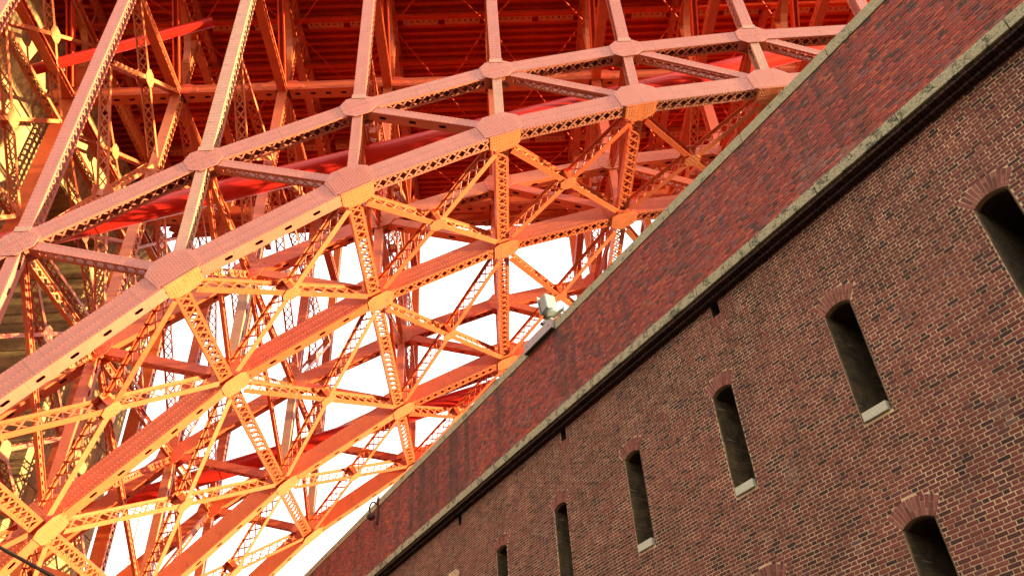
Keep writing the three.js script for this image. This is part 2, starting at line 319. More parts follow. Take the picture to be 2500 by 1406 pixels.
const ZH = V(0, 0, 1), YH = V(0, 1, 0), XH = V(1, 0, 0);
const RW = 0.72;                                            // width of a rib (between web faces)
RZ.forEach((z, r) => {
  const near = r === 0, N = (k, y) => pt(k, y, z), pick = () => near ? OUTER[Math.floor(rnd() * 3)] : pickPaint();
  for (let k = K0; k < K1; k++) {
    const tb = k < 2 ? 'perf' : 'x';
    const bot = boxMember('bottom_chord', N(k, YB[k] + 0.55), N(k + 1, YB[k + 1] + 0.55), ZH, { h: 1.12, w: RW, top: 'plate', bottom: tb, e0: 0.9, e1: 0.9, pitch: 0.55, bw: 0.095 }, pick(), (r < 3 && k < 6) && { under: true, rows: near ? [-0.48, 0.0, 0.48] : r === 1 ? [-0.48, -0.2, 0.2, 0.48] : [-0.48, 0.48], sp: r < 2 ? 0.18 : 0.3 });
    const tt = near ? 'x' : (k === 2 ? 'x' : 'perf');
    boxMember('top_chord', N(k, YT[k]), N(k + 1, YT[k + 1]), ZH, { h: 0.92, w: RW, top: 'plate', bottom: tt, e0: 0.95, e1: 0.95, pitch: 0.56, bw: 0.09 }, pick(), near && { rows: [-0.4, 0.05, 0.4], sp: 0.2 });
    const ds = near ? ['x', 'tick', 'x', 'perf', 'x', 'x', 'x', 'x'][k + 1] : ['perf', 'x', 'x', 'perf', 'perf', 'x', 'x', 'x'][k + 1];
    boxMember('diagonal_brace', N(k, YT[k]), N(k + 1, YB[k + 1] + 0.55), ZH, { h: 0.5, w: RW - 0.1, top: ds === 'perf' ? 'plate' : 'none', bottom: ds, t0: 0.6, t1: 0.6, e0: 0.5, e1: 0.5, pitch: 0.5, bw: 0.07 }, pick(), near && { rows: [-0.2, 0.2], sp: 0.25 });
  }
  for (let k = K0; k <= K1; k++) {
    boxMember('vertical_post', N(k, YB[k] + 0.55), N(k, YT[k]), ZH, { h: 0.52, w: RW - 0.08, top: 'zig', bottom: k < 1 || (k === 1 && !near) ? 'perf' : 'x', t0: 0.5, t1: 0.5, pitch: 0.46, bw: 0.09 }, k % 2 ? PAINT_PALE : pick(), near && { rows: [-0.2, 0.2], sp: 0.2 });
    // column above the rib up to the floor beam
    const cw = k === -1 ? 1.05 : 0.66;
    boxMember('spandrel_column', N(k, YT[k]), N(k, YD + (r === 0 || r === 3 ? 0.9 : 0)), ZH, { h: cw, w: RW, top: k === -1 ? 'x' : 'tick', bottom: 'x', t0: 0.4, pitch: 0.54, bw: 0.1 }, near && k === 1 ? PAINT_PALE : pick(), near && { rows: [-0.12, 0.12, -cw / 2 + 0.05, cw / 2 - 0.05], sp: 0.24 });
    // gusset plates on both faces of the top node
    const slope = Math.atan2(YT[Math.min(K1, k + 1)] - YT[Math.max(K0, k - 1)], P * (Math.min(K1, k + 1) - Math.max(K0, k - 1)));
    const F = { o: N(k, YT[k]), ex: V(Math.cos(slope), Math.sin(slope), 0), ey: V(-Math.sin(slope), Math.cos(slope), 0), ez: ZH.clone() };
    const g = new Geo(); const poly = gussetPoly(0.92, 0.76, 0.48);
    g.prism(F, poly, RW / 2, RW / 2 + 0.035); g.prism(F, poly, -RW / 2 - 0.035, -RW / 2);
    const gm = pick();
    const gp = mesh('gusset_plate', g.build(), gm, bridge);
    { const c = new Geo(), F2 = { o: N(k, YT[k]), ex: XH, ey: YH, ez: ZH };   // cap plate of the column joint
      c.box(F2, -0.38, 0.38, 0.6, 0.92, RW / 2 + 0.037, RW / 2 + 0.06); mesh('splice_plate', c.build(), near ? PAINT_PALE : gm, gp); }
    if (r < 2) for (let i = -8; i <= 8; i++) for (let j = -7; j <= 7; j++) {
      const x = i * 0.115, y = j * 0.115; if (Math.abs(x) + Math.abs(y) > 1.3 || Math.abs(y) > 0.7 || Math.abs(x) > 0.84 || Math.abs(x) + Math.abs(y) > 1.16) continue;
      if ((j + 9) % 3 !== 1 && ((i + 9) % 4 !== 3 || Math.abs(j) < 2)) rivet(F, x, y, RW / 2 + 0.035, ZH);
    }
    // bottom node: a deep gusset on the faces and a wrapper plate underneath
    const sb = Math.atan2(YB[Math.min(K1, k + 1)] - YB[Math.max(K0, k - 1)], P * (Math.min(K1, k + 1) - Math.max(K0, k - 1)));
    const FB = { o: N(k, YB[k] + 0.55), ex: V(Math.cos(sb), Math.sin(sb), 0), ey: V(-Math.sin(sb), Math.cos(sb), 0), ez: ZH.clone() };
    const gb = new Geo(), pb = [[-1.1, -0.57], [1.1, -0.57], [1.2, 0.5], [0.6, 1.0], [-0.6, 1.0], [-1.2, 0.5]];
    gb.prism(FB, pb, RW / 2 + 0.001, RW / 2 + 0.036); gb.prism(FB, pb, -RW / 2 - 0.036, -RW / 2 - 0.001);
    const bm = mesh('gusset_plate', gb.build(), pick(), bridge);
    const wr = new Geo(); wr.box(FB, -0.92, 0.92, -0.632, -0.6, -RW / 2 - 0.045, RW / 2 + 0.045);
    wr.prism({ o: FB.o.clone().addScaledVector(FB.ey, -0.672), ex: FB.ex, ey: FB.ez.clone().negate(), ez: FB.ey }, (r === 0 ? [[-0.86, -0.4], [0.86, -0.4], [0.86, 0.44], [0.42, 0.72], [-0.42, 0.72], [-0.86, 0.44]] : r === 3 ? [[-0.62, 0.4], [-0.95, -0.3], [-0.55, -0.78], [0.55, -0.78], [0.95, -0.3], [0.62, 0.4]] : [[-0.42, -0.66], [0.42, -0.66], [0.76, -0.46], [0.76, 0.46], [0.42, 0.66], [-0.42, 0.66], [-0.76, 0.46], [-0.76, -0.46]]), 0, 0.036);
    mesh('wrapper_plate', wr.build(), PAINT[2], bm);
    if (r < 3) for (let i = -9; i <= 9; i++) for (let j = -3; j <= 6; j++) { const x = i * 0.14, y = j * 0.15; if (Math.abs(x) > 1.06 || (y > 0.5 && Math.abs(x) > 0.5)) continue; if (r < 2) rivet(FB, x, y, RW / 2 + 0.036, ZH); }
    if (r < 3) { const dn = FB.ey.clone().negate(); for (let i = -6; i <= 6; i++) for (const zz of [-0.6, -0.3, -0.1, 0.1, 0.3]) if (Math.abs(i) > 1 && Math.abs(i) < 6) rivet(FB, i * 0.15, -0.672, zz, dn); }
  }
});

// bottom lateral bracing: transverse laced struts and X bracing with a node plate
for (let r = 0; r < 3; r++) {
  const za = RZ[r] - RW / 2 - 0.04, zb = RZ[r + 1] + RW / 2 + 0.04;
  for (let k = K0; k <= K1; k++) {
    boxMember('transverse_strut', pt(k, YB[k] + 0.16, za), pt(k, YB[k] + 0.16, zb), V((Math.min(K1, k + 1) - Math.max(K0, k - 1)) * P, YB[Math.min(K1, k + 1)] - YB[Math.max(K0, k - 1)], 0), { h: 0.34, w: 0.76, top: 'x', bottom: 'x', e0: 0.5, e1: 0.5, pitch: 0.56, bw: 0.105 }, pickPaint());
    if (k === K1) continue;
    const A = pt(k, YB[k] + 0.32, za), B = pt(k + 1, YB[k + 1] + 0.32, zb), C = pt(k, YB[k] + 0.32, zb), D = pt(k + 1, YB[k + 1] + 0.32, za), M = A.clone().add(B).multiplyScalar(0.5);
    const up = B.clone().sub(A).cross(D.clone().sub(C)).normalize(); if (up.y < 0) up.negate();
    for (const q of [A, B, C, D]) lacedGirder('lateral_brace', q, M, up, { d: 0.8, fw: 0.32, t0: 0.75, t1: 0.25, pitch: 0.72, bw: 0.09 }, pickPaint());
    const ex = D.clone().sub(A).normalize(), F = { o: M, ex, ey: up.clone().cross(ex), ez: up }, g = new Geo();
    const poly = [[-0.85, -0.3], [-0.35, -0.62], [0.35, -0.62], [0.85, -0.3], [0.85, 0.3], [0.35, 0.62], [-0.35, 0.62], [-0.85, 0.3]].map(([x, y]) => [x * 0.56, y * 0.66]);
    g.prism(F, poly, -0.445, -0.405); g.prism(F, poly, 0.405, 0.44); g.box(F, -0.35, 0.35, -0.02, 0.02, -0.403, 0.403); g.box(F, -0.02, 0.02, -0.35, -0.021, -0.403, 0.403); g.box(F, -0.02, 0.02, 0.021, 0.35, -0.403, 0.403);
    mesh('node_plate', g.build(), PAINT[2], bridge);
    if (r < 2) { const dn = up.clone().negate(); for (let i = -4; i <= 4; i++) for (let j = -3; j <= 3; j++) if (Math.abs(i * 0.15) < 0.44 && Math.abs(j * 0.15) < 0.36 && (i + j) % 2 === 0) rivet(F, i * 0.15, j * 0.15, -0.445, dn); }
  }
}
// transverse frames above the ribs
const LV = [48.6, 41.2];
for (let r = 0; r < 3; r++) {
  const za = RZ[r] - RW / 2 - 0.03, zb = RZ[r + 1] + RW / 2 + 0.03, wide = r === 1;
  for (let k = K0; k <= K1; k++) {
    const mp = pickPaint();
    boxMember('sway_strut', pt(k, LV[0], za), pt(k, LV[0], zb), YH, { h: 0.62, w: 0.6, top: 'x', bottom: 'none', pitch: 0.6 }, PAINT[3]);
    if (!wide) {
      const inner = r === 0 ? zb : za, outer = r === 0 ? za : zb;
      boxMember('knee_brace', pt(k, LV[0] + 0.4, inner), pt(k, YD + 0.6, lerp(inner, outer, 0.55)), XH, { h: 0.5, w: 0.46, top: 'none', bottom: 'plate', t0: 0.4 }, PAINT_RED);
    }
    const levels = [YT[k] + 0.9]; for (const y of [...LV].reverse()) if (y > levels[levels.length - 1] + 2.6) levels.push(y);
    if (k === -1) levels.splice(0, levels.length, 19.9, 28, 36.8, 45.8, 54.6);
    for (let i = 0; i + 1 < levels.length; i++) {
      const y0 = levels[i], y1 = levels[i + 1];
      if (y1 === LV[0] && !wide && k > 0) continue;
      const A = pt(k, y0, za), B = pt(k, y1, zb), C = pt(k, y0, zb), D = pt(k, y1, za), M = A.clone().add(B).multiplyScalar(0.5);
      for (const q of [A, B, C, D]) lacedGirder('sway_brace', q, M, XH, { d: 0.62, fw: 0.26, t0: 0.35, t1: 0.2, pitch: 0.64, bw: 0.08 }, mp);
      const g = new Geo(), F = { o: M, ex: V(0, 0, -1), ey: YH, ez: XH };
      const poly = [[-0.55, -0.25], [-0.25, -0.6], [0.25, -0.6], [0.55, -0.25], [0.55, 0.25], [0.25, 0.6], [-0.25, 0.6], [-0.55, 0.25]];
      g.prism(F, poly, 0.315, 0.35); g.prism(F, poly, -0.35, -0.315); g.box(F, -0.2, 0.2, -0.25, 0.25, -0.314, 0.314);
      mesh('node_plate', g.build(), PAINT[2], bridge);
      if (i > 0 || k > 0) lacedGirder('sway_strut', pt(k, y1 - 0.05, za), pt(k, y1 - 0.05, zb), XH, { d: 0.6, fw: 0.24, pitch: 0.64, bw: 0.08 }, mp);
    }
    // sway X between the ribs themselves, below the top chord
    if (k > -1) {
      const y0 = YB[k] + 1.2, y1 = YT[k] - 0.4;
      lacedStrut('rib_sway_brace', pt(k, y0, za), pt(k, y1, zb), XH, { d: 0.42, fl: 0.1 }, mp);
      lacedStrut('rib_sway_brace', pt(k, y0, zb), pt(k, y1, za), XH, { d: 0.42, fl: 0.1 }, PAINT[1]);
      lacedStrut('rib_top_strut', pt(k, YT[k] - 0.1, za), pt(k, YT[k] - 0.1, zb), XH, { d: 0.6, fl: 0.13 }, mp);
    }
  }
}
// longitudinal struts between the columns, with oval hand holes underneath
for (const [z, y, r] of [[RZ[1], 48.9, 1], [RZ[2], 48.9, 2], [RZ[0], 55.6, 0], [RZ[3], 55.6, 3]]) for (let k = K0; k < K1; k++) {
  boxMember('longitudinal_strut', pt(k, y, z), pt(k + 1, y, z), ZH, { h: 0.85, w: 0.86, top: 'plate', bottom: 'perf', t0: 0.5, t1: 0.5, spacing: 1.15 }, PAINT[1], r === 1 && { under: true, rows: [], sp: 0.24 });
  const g = new Geo(), F = { o: pt(k, y, z), ex: XH, ey: YH, ez: ZH };
  for (const s of [-1, 1]) g.prism(F, [[-1.5, -0.2], [-0.9, -0.5], [0.9, -0.5], [1.5, -0.2], [1.5, 0.2], [0.9, 0.55], [-0.9, 0.55], [-1.5, 0.2]], s > 0 ? 0.432 : -0.462, s > 0 ? 0.462 : -0.432);
  mesh('gusset_plate', g.build(), PAINT[1], bridge);
}
// floor beams
const ZN = -26.0, ZF = -61.6;
for (let k = K0; k <= K1; k++) {
  const F = frame(pt(k, 0, ZN), pt(k, 0, ZF), XH), g = new Geo();   // ex towards the far side, ey = ez x ex = up
  const s = Math.sign(F.ey.y), Y = y => y * s;
  g.box(F, 0, F.L, Math.min(Y(YD), Y(YD + 0.05)), Math.max(Y(YD), Y(YD + 0.05)), -0.3, 0.3);
  g.box(F, 0, F.L, Math.min(Y(YD + 0.051), Y(YD + 0.55)), Math.max(Y(YD + 0.051), Y(YD + 0.55)), -0.24, -0.2); g.box(F, 0, F.L, Math.min(Y(YD + 0.051), Y(YD + 0.55)), Math.max(Y(YD + 0.051), Y(YD + 0.55)), 0.2, 0.24);
  g.box(F, 0, F.L, Math.min(Y(57.75), Y(58.25)), Math.max(Y(57.75), Y(58.25)), -0.24, 0.24);
  const fb = mesh('floor_beam', g.build(), PAINT[3], bridge), c = new Geo();
  const n = 18, p = F.L / n;
  for (let i = 0; i < n; i++) { const a = i * p, b = a + p; c.bar(F, a, Y(YD + 0.3), b, Y(58), 0.22, -0.17, -0.12); c.bar(F, b, Y(YD + 0.3), b, Y(58), 0.2, 0.1, 0.15); }
  mesh('web_member', c.build(), PAINT[3], fb);
  for (let x = 0.1; x < F.L; x += 0.3) for (const zz of [-0.25, 0.25]) rivet(F, x, Y(YD), zz, V(0, -1, 0));
}
// deck plate, trough ribs, rails
{
  const g = new Geo(); g.box(WF, -75 - BO.x, 46 - BO.x, 58.9 + EY, 58.93 + EY, -61.6 - BO.z, -26 - BO.z);
  mesh('deck_plate', g.build(), PAINT_RED, bridge);
  const g2 = new Geo(); g2.box(WF, -75 - BO.x, 46 - BO.x, 58.94 + EY, 59.15 + EY, -61.6 - BO.z, -26 - BO.z);
  mesh('deck_pavement', g2.build(), asphalt, bridge);
  const rg = new Geo(), L = 120;
  const RF = { o: V(-74.8 - BO.x, 0, 0), ex: V(0, 0, -1), ey: YH, ez: XH };
  rg.prism(RF, [[-0.12, -0.42], [0.12, -0.42], [0.18, 0.0], [-0.18, 0.0]], 0, L);
  const ribGeo = rg.build();
  for (let z = -26.5; z > -61.2; z -= 0.68) { const m = mesh('deck_trough_rib', ribGeo, PAINT_RED, bridge); m.position.set(0, 58.895 + EY, z - BO.z); }
  for (const [z, y] of [[-33, 57.3], [-37.0, 57.2], [-41.4, 57.3], [-46.4, 57.3], [-54, 57.3]]) boxMember('deck_stringer', bp(-31.2, y, z), bp(45, y, z), ZH, { h: 0.36, w: 0.34, top: 'plate', bottom: 'plate' }, PAINT_RED);
  // hole-punched flange plates over the inner ribs
  for (const z of [-37.8, -50.7]) for (let k = K0; k < K1; k++) for (const q of [0.1, 0.54]) {
    const a = pt(k + q, 57.75, z), g = new Geo(), F = { o: a, ex: XH, ey: ZH, ez: V(0, -1, 0) }, len = 0.37 * P, holes = [];
    for (let i = 0; i < 6; i++) { const h = []; for (let j = 0; j < 10; j++) h.push([(i + 0.5) * len / 6 + 0.08 * Math.cos(j / 10 * 6.2832), 0.08 * Math.sin(j / 10 * 6.2832)]); holes.push(h); }
    g.prism(F, [[0, -0.3], [len, -0.3], [len, 0.3], [0, 0.3]], 0, 0.03, holes);
    g.box(F, 0, len, 0.305, 0.335, -0.6, 0.02); g.box(F, 0, len, -0.335, -0.305, -0.6, 0.02); g.box(F, 0, len, -0.3, 0.3, -0.6, -0.57);
    mesh('flange_plate', g.build(), PAINT[2], bridge);
    for (let x = 0.06; x < len; x += 0.16) for (const yy of [-0.25, 0.25]) rivet(F, x, yy, 0.03, V(0, -1, 0));
  }
  // curved knee flanges from the inner columns up to the floor beams
  for (let k = K0; k <= K1; k++) for (const [z, dir] of [[RZ[1], 1], [RZ[2], -1]]) {
    const kg = new Geo(), N = 7, q = i => { const a = i / N * Math.PI / 2; return [dir * (0.4 + 3.0 * (1 - Math.cos(a))), YD - 3.0 + 2.95 * Math.sin(a)]; };
    for (let i = 0; i < N; i++) { const [za, ya] = q(i), [zb, yb] = q(i + 1), F = frame(pt(k, ya, z + za), pt(k, yb, z + zb), XH); kg.box(F, -0.02, F.L + 0.02, -0.025, 0.025, -0.26, 0.26); }
    mesh('knee_flange', kg.build(), PAINT[2], bridge);
  }
  // thin crossed rods under the deck
  const rod = (a, b) => { const d = b.clone().sub(a), c = new THREE.CylinderGeometry(0.06, 0.06, d.length(), 6); c.applyQuaternion(new THREE.Quaternion().setFromUnitVectors(YH, d.clone().normalize())); const mid = a.clone().add(b).multiplyScalar(0.5); c.translate(mid.x, mid.y, mid.z); mesh('tie_rod', c, PAINT_RED, bridge); };
  for (let k = K0; k < K1; k++) for (const [za, zb] of [[RZ[0], RZ[1]], [RZ[1], RZ[2]], [RZ[2], RZ[3]]]) { rod(pt(k, 56.4, za), pt(k + 1, 56.4, zb)); rod(pt(k + 1, 56.55, za), pt(k, 56.55, zb)); }
}
// the big sloping pipes and thin cables along the ribs
function tube(name, a, b, rad, mat, seg = 28) {
  const d = b.clone().sub(a), c = new THREE.CylinderGeometry(rad, rad, d.length(), seg, 1); c.applyQuaternion(new THREE.Quaternion().setFromUnitVectors(YH, d.clone().normalize()));
  const mid = a.clone().add(b).multiplyScalar(0.5); c.translate(mid.x, mid.y, mid.z); return mesh(name, c, mat, bridge);
}
function pipe(z, pa, pb, rad, nm) {
  const a = bp(pa[0], pa[1], z), b = bp(pb[0], pb[1], z), m = tube('pipe', a, b, rad, PIPE_RED, 40);
  for (let i = 1; i < nm; i++) {                            // flanged joints and hangers
    const c = a.clone().lerp(b, i / nm), d = b.clone().sub(a).normalize();
    const g = new THREE.CylinderGeometry(rad * 1.03, rad * 1.03, 0.16, 40); g.applyQuaternion(new THREE.Quaternion().setFromUnitVectors(YH, d)); g.translate(c.x, c.y, c.z); mesh('pipe_collar', g, PIPE_RED, m);
  }
}
pipe(-31.6, [-30.8, 27.55], [31, 46.6], 0.62, 6);
pipe(-56.6, [-30.8, 25.3], [31, 43.6], 0.66, 6);
pipe(-34.5, [-30.9, 48.3], [-19.2, 53.5], 0.38, 2);
for (const [y0, y1, z] of [[29.0, 38.2, -62.4], [28.1, 37.2, -62.4]]) tube('wire', bp(-28.6, y0, z), bp(0, y1, z), 0.022, cableMat, 6);
for (const x of [-28.6, 0]) { const y0 = x < -1 ? YB[-1] + (YB[0] - YB[-1]) * 0.1 : 33, y1 = x < -1 ? 30 : 39; tube('wire_post', bp(x, y0, -62.4), bp(x, y1, -62.4), 0.05, PAINT[0], 8);  tube('wire_arm', bp(x, y0 + 0.1, -62.38), bp(x, y0 + 0.1, -59.4), 0.05, PAINT[0], 8); }
// rivet heads
{
  const rg = new THREE.CylinderGeometry(0.013, 0.03, 0.022, 6).rotateX(Math.PI / 2); rg.translate(0, 0, 0.011);
  const im = new THREE.InstancedMesh(rg, PAINT[3], rivets.length), q = new THREE.Quaternion(), M = new THREE.Matrix4();
  rivets.forEach(([w, n], i) => { q.setFromUnitVectors(ZH, n); M.compose(w, q, V(1, 1, 1)); im.setMatrixAt(i, M); });
  im.name = 'rivets'; im.userData.kind = 'stuff'; shadowed(im); bridge.add(im);
}

// ================================================================= PYLON
{
  const PO = V(-37, 0, -44.2), py = thing('concrete_pylon', 'tall board marked concrete pylon with a portal opening behind the steelwork', 'pylon', PO);
  const block = (name, x0, x1, y0, y1, z0, z1) => { const g = new Geo(); g.box(WF, x0 - PO.x, x1 - PO.x, y0, y1, z0 - PO.z, z1 - PO.z); return mesh(name, g.build(), concrete, py); };
  const lifts = (z0, z1, ya, yb) => {
    const n = Math.max(1, Math.round((yb - ya) / 3.3)), p = (yb - ya) / n;
    for (let i = 0; i < n; i++) block('concrete_lift', -43, -31 - (i % 2 ? 0.02 : 0), ya + i * p + 0.03, ya + (i + 1) * p - 0.03, z0, z1);
    block('core', -42.9, -31.12, ya, yb, z0 + 0.08, z1 - 0.08);
  };
  lifts(-39.5, -27.6, 0, 46.6); lifts(-60.6, -49, 0, 46.6); lifts(-60.6, -27.6, 46.61, 56.2);
  const corbel = block('bearing_shelf', -31.0, -29.9, 4.6, 6.6, -60.6, -49); const c2 = block('bearing_shelf', -31.0, -29.9, 4.6, 6.6, -39.5, -27.6);
}

// ================================================================= FORT
const D = 11.36, TH = -1.0542;                              // distance of the wall plane from the eye, turn of the wall
const nrm = V(Math.cos(-29.6 * Math.PI / 180), 0, Math.sin(-29.6 * Math.PI / 180));
const FO = nrm.clone().multiplyScalar(D);
const fort = thing('brick_fort', 'red brick fort wall with pale stone string course and narrow arched slits', 'building', FO, TH);
fort.updateMatrixWorld();
const C = 0.0706, PER = 0.324, ST = 0.1985, HD = 0.0945, JT = 0.0155;
const LT = 10.68, LTOP = 10.94, CB = 13.43, CT = 13.73, PZ = 0.25;    // ledge, coping heights above the eye; parapet offset
const WIN = []; for (let i = -1; i <= 9; i++) WIN.push(0.3455 * D + i * 0.2778 * D);
const ww = 0.61, rise = 0.1, R = ww * ww / (8 * rise) + rise / 2, RO = R + 0.31, AH = Math.asin(ww / 2 / R);
const ROWS = [{ sp: 0.749 * D, b: 0.553 * D }, { sp: 0.3917 * D, b: 0.196 * D }];
const VENTS = [0.868, 1.416, 1.964, 2.512].map(v => v * D);
// half width blocked at height y by a window column, or 0
function blocked(y) {
  for (const w of ROWS) {
    const yc = w.sp + rise - R;
    if (y > w.b - 0.02 && y <= w.sp) return ww / 2 + 0.006;
    if (y > w.sp && y < yc + RO + 0.012) return Math.min((y - yc) * Math.tan(AH) + 0.008, Math.sqrt(Math.max(0, (RO + 0.012) ** 2 - (y - yc) ** 2)));
  }
  return 0;
}
const S0 = -2, S1 = 48;
{ // the wall core, with the slits and vents cut through
  const sh = new THREE.Shape([[-S0, 0], [-S0, LT + EY], [-S1, LT + EY], [-S1, 0]].map(q => new THREE.Vector2(...q)));
  for (const s of WIN) for (const w of ROWS) {
    const p = [[-s - ww / 2, w.b + EY], [-s + ww / 2, w.b + EY]], yc = w.sp + rise - R;
    for (let i = 0; i <= 10; i++) { const a = AH - i / 10 * 2 * AH; p.push([-s + R * Math.sin(a), yc + R * Math.cos(a) + EY]); }
    sh.holes.push(new THREE.Path(p.map(q => new THREE.Vector2(...q))));
  }
  for (const s of VENTS) sh.holes.push(new THREE.Path([[-s - 0.13, 10.21], [-s + 0.13, 10.21], [-s + 0.13, 10.56], [-s - 0.13, 10.56]].map(q => new THREE.Vector2(q[0], q[1] + EY))));
  const g = new THREE.ExtrudeGeometry(sh, { depth: 1.5, bevelEnabled: false }); g.translate(0, 0, -1.5);
  mesh('wall', g, mortarMat, fort);
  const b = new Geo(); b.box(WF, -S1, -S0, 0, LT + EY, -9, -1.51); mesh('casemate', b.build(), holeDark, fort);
  const rf = new Geo(); rf.box(WF, -S1, -S0, LT + EY + 0.01, LT + EY + 0.35, -55, -1.21); mesh('roof_terrace', rf.build(), terraceMat, fort);
  const bk = new Geo(); bk.box(WF, -S1, -S0, 0, LT + EY, -55, -9.01); mesh('barracks', bk.build(), mortarMat, fort);
  const p = new Geo(); p.box(WF, -S1, -S0, LT + EY + 0.004, CB + EY, -1.2, PZ); mesh('parapet', p.build(), mortarOld, fort);
}
const brickGeo = new THREE.BoxGeometry(1, 1, 1);
{ const u = brickGeo.attributes.uv.array; for (let i = 0; i < u.length; i += 2) { u[i] *= 0.2; u[i + 1] *= 0.07; } }
const bricks = [];                                          // {x,y,z,lx,c}
function brickColour(s, y, parapet) {
  const r = rnd(), c = new THREE.Color();
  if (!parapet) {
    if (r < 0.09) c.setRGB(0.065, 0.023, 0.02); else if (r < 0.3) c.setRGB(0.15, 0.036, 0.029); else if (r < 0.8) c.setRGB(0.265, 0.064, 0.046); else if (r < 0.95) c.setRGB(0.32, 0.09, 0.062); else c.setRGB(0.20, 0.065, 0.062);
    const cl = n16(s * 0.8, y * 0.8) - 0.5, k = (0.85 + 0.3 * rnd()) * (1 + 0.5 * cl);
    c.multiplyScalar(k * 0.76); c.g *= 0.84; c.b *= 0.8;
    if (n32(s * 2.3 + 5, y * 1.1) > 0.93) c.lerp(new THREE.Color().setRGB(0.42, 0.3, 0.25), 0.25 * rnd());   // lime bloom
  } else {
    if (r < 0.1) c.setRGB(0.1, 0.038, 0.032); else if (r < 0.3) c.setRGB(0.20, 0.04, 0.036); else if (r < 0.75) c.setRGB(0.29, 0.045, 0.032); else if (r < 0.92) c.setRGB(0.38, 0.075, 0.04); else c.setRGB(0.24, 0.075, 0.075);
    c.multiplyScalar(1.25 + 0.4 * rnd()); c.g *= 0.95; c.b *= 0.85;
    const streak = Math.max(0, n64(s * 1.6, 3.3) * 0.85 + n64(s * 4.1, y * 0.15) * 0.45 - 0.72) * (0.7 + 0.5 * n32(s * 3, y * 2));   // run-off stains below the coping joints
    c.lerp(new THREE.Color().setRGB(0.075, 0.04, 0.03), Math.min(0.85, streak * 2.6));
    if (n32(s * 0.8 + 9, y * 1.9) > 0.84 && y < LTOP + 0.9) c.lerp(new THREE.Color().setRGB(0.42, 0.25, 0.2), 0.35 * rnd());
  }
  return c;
}
function course(y0, off, s0, s1, z, parapet) {
  const yc = y0 + C / 2; let s = s0 - off, k = 0;
  const half = parapet ? 0 : blocked(yc), vent = !parapet && yc > 10.19 && yc < 10.58;
  while (s < s1) {
    const L = k % 2 ? HD : ST; let a = s, b = s + L; k++; s += L + JT;
    if (b < s0) continue;
    const cuts = [];
    if (half) for (const w of WIN) cuts.push([w - half, w + half]);
    if (vent) for (const w of VENTS) cuts.push([w - 0.135, w + 0.135]);
    let dead = false;
    for (const [p, q] of cuts) { if (a >= p && b <= q) dead = true; else if (a < p && b > p && b <= q) b = p; else if (a >= p && a < q && b > q) a = q; else if (a < p && b > q) { b = p; } }
    if (dead || b - a < 0.03) continue;
    bricks.push({ x: -(a + b) / 2 + (rnd() - 0.5) * 0.003, y: yc + EY + (rnd() - 0.5) * 0.002, z: z + (rnd() - 0.5) * (parapet ? 0.012 : 0.007), lx: b - a - rnd() * 0.004, ly: (parapet ? 0.062 : 0.0545) - rnd() * 0.0025, c: brickColour((a + b) / 2, yc, parapet), parapet });
  }
}
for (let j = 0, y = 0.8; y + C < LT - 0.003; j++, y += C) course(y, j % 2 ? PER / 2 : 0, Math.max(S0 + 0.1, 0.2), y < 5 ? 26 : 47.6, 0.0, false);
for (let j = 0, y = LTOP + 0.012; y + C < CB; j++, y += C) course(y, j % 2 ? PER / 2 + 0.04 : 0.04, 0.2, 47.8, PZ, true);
{ // bricks: the 300 that show largest are parts of their own, the rest one mass
  const w = V(0, 0, 0), pr = V(0, 0, 0);
  for (const b of bricks) {
    w.set(b.x, b.y, b.z).applyMatrix4(fort.matrixWorld); pr.copy(w).project(camera);
    const inside = Math.abs(pr.x) < 0.985 && Math.abs(pr.y) < 0.985; const d = w.distanceTo(camera.position);
    b.size = inside ? b.lx / (d * d) : 0;
  }
  bricks.sort((a, b) => b.size - a.size);
  const tones = new Map();
  bricks.slice(0, 300).forEach(b => {
    const key = [b.c.r, b.c.g, b.c.b].map(v => Math.round(Math.pow(v, 0.5) * 22)).join();
    if (!tones.has(key)) { const m = brickMat.clone(); m.color.copy(b.c); tones.set(key, m); }
    const m = mesh('brick', brickGeo, tones.get(key), fort); m.position.set(b.x, b.y, b.z - 0.044); m.scale.set(b.lx, b.ly, 0.1);
  });
  const rest = bricks.slice(300), im = new THREE.InstancedMesh(brickGeo, brickMat, rest.length), M = new THREE.Matrix4(), q = new THREE.Quaternion();
  rest.forEach((b, i) => { M.compose(V(b.x, b.y, b.z - 0.044), q, V(b.lx, b.ly, 0.1)); im.setMatrixAt(i, M); im.setColorAt(i, b.c); });
  im.name = 'brickwork'; im.userData.kind = 'stuff'; shadowed(im); fort.add(im);
  console.log('bricks', bricks.length, 'rivets', rivets.length);
}
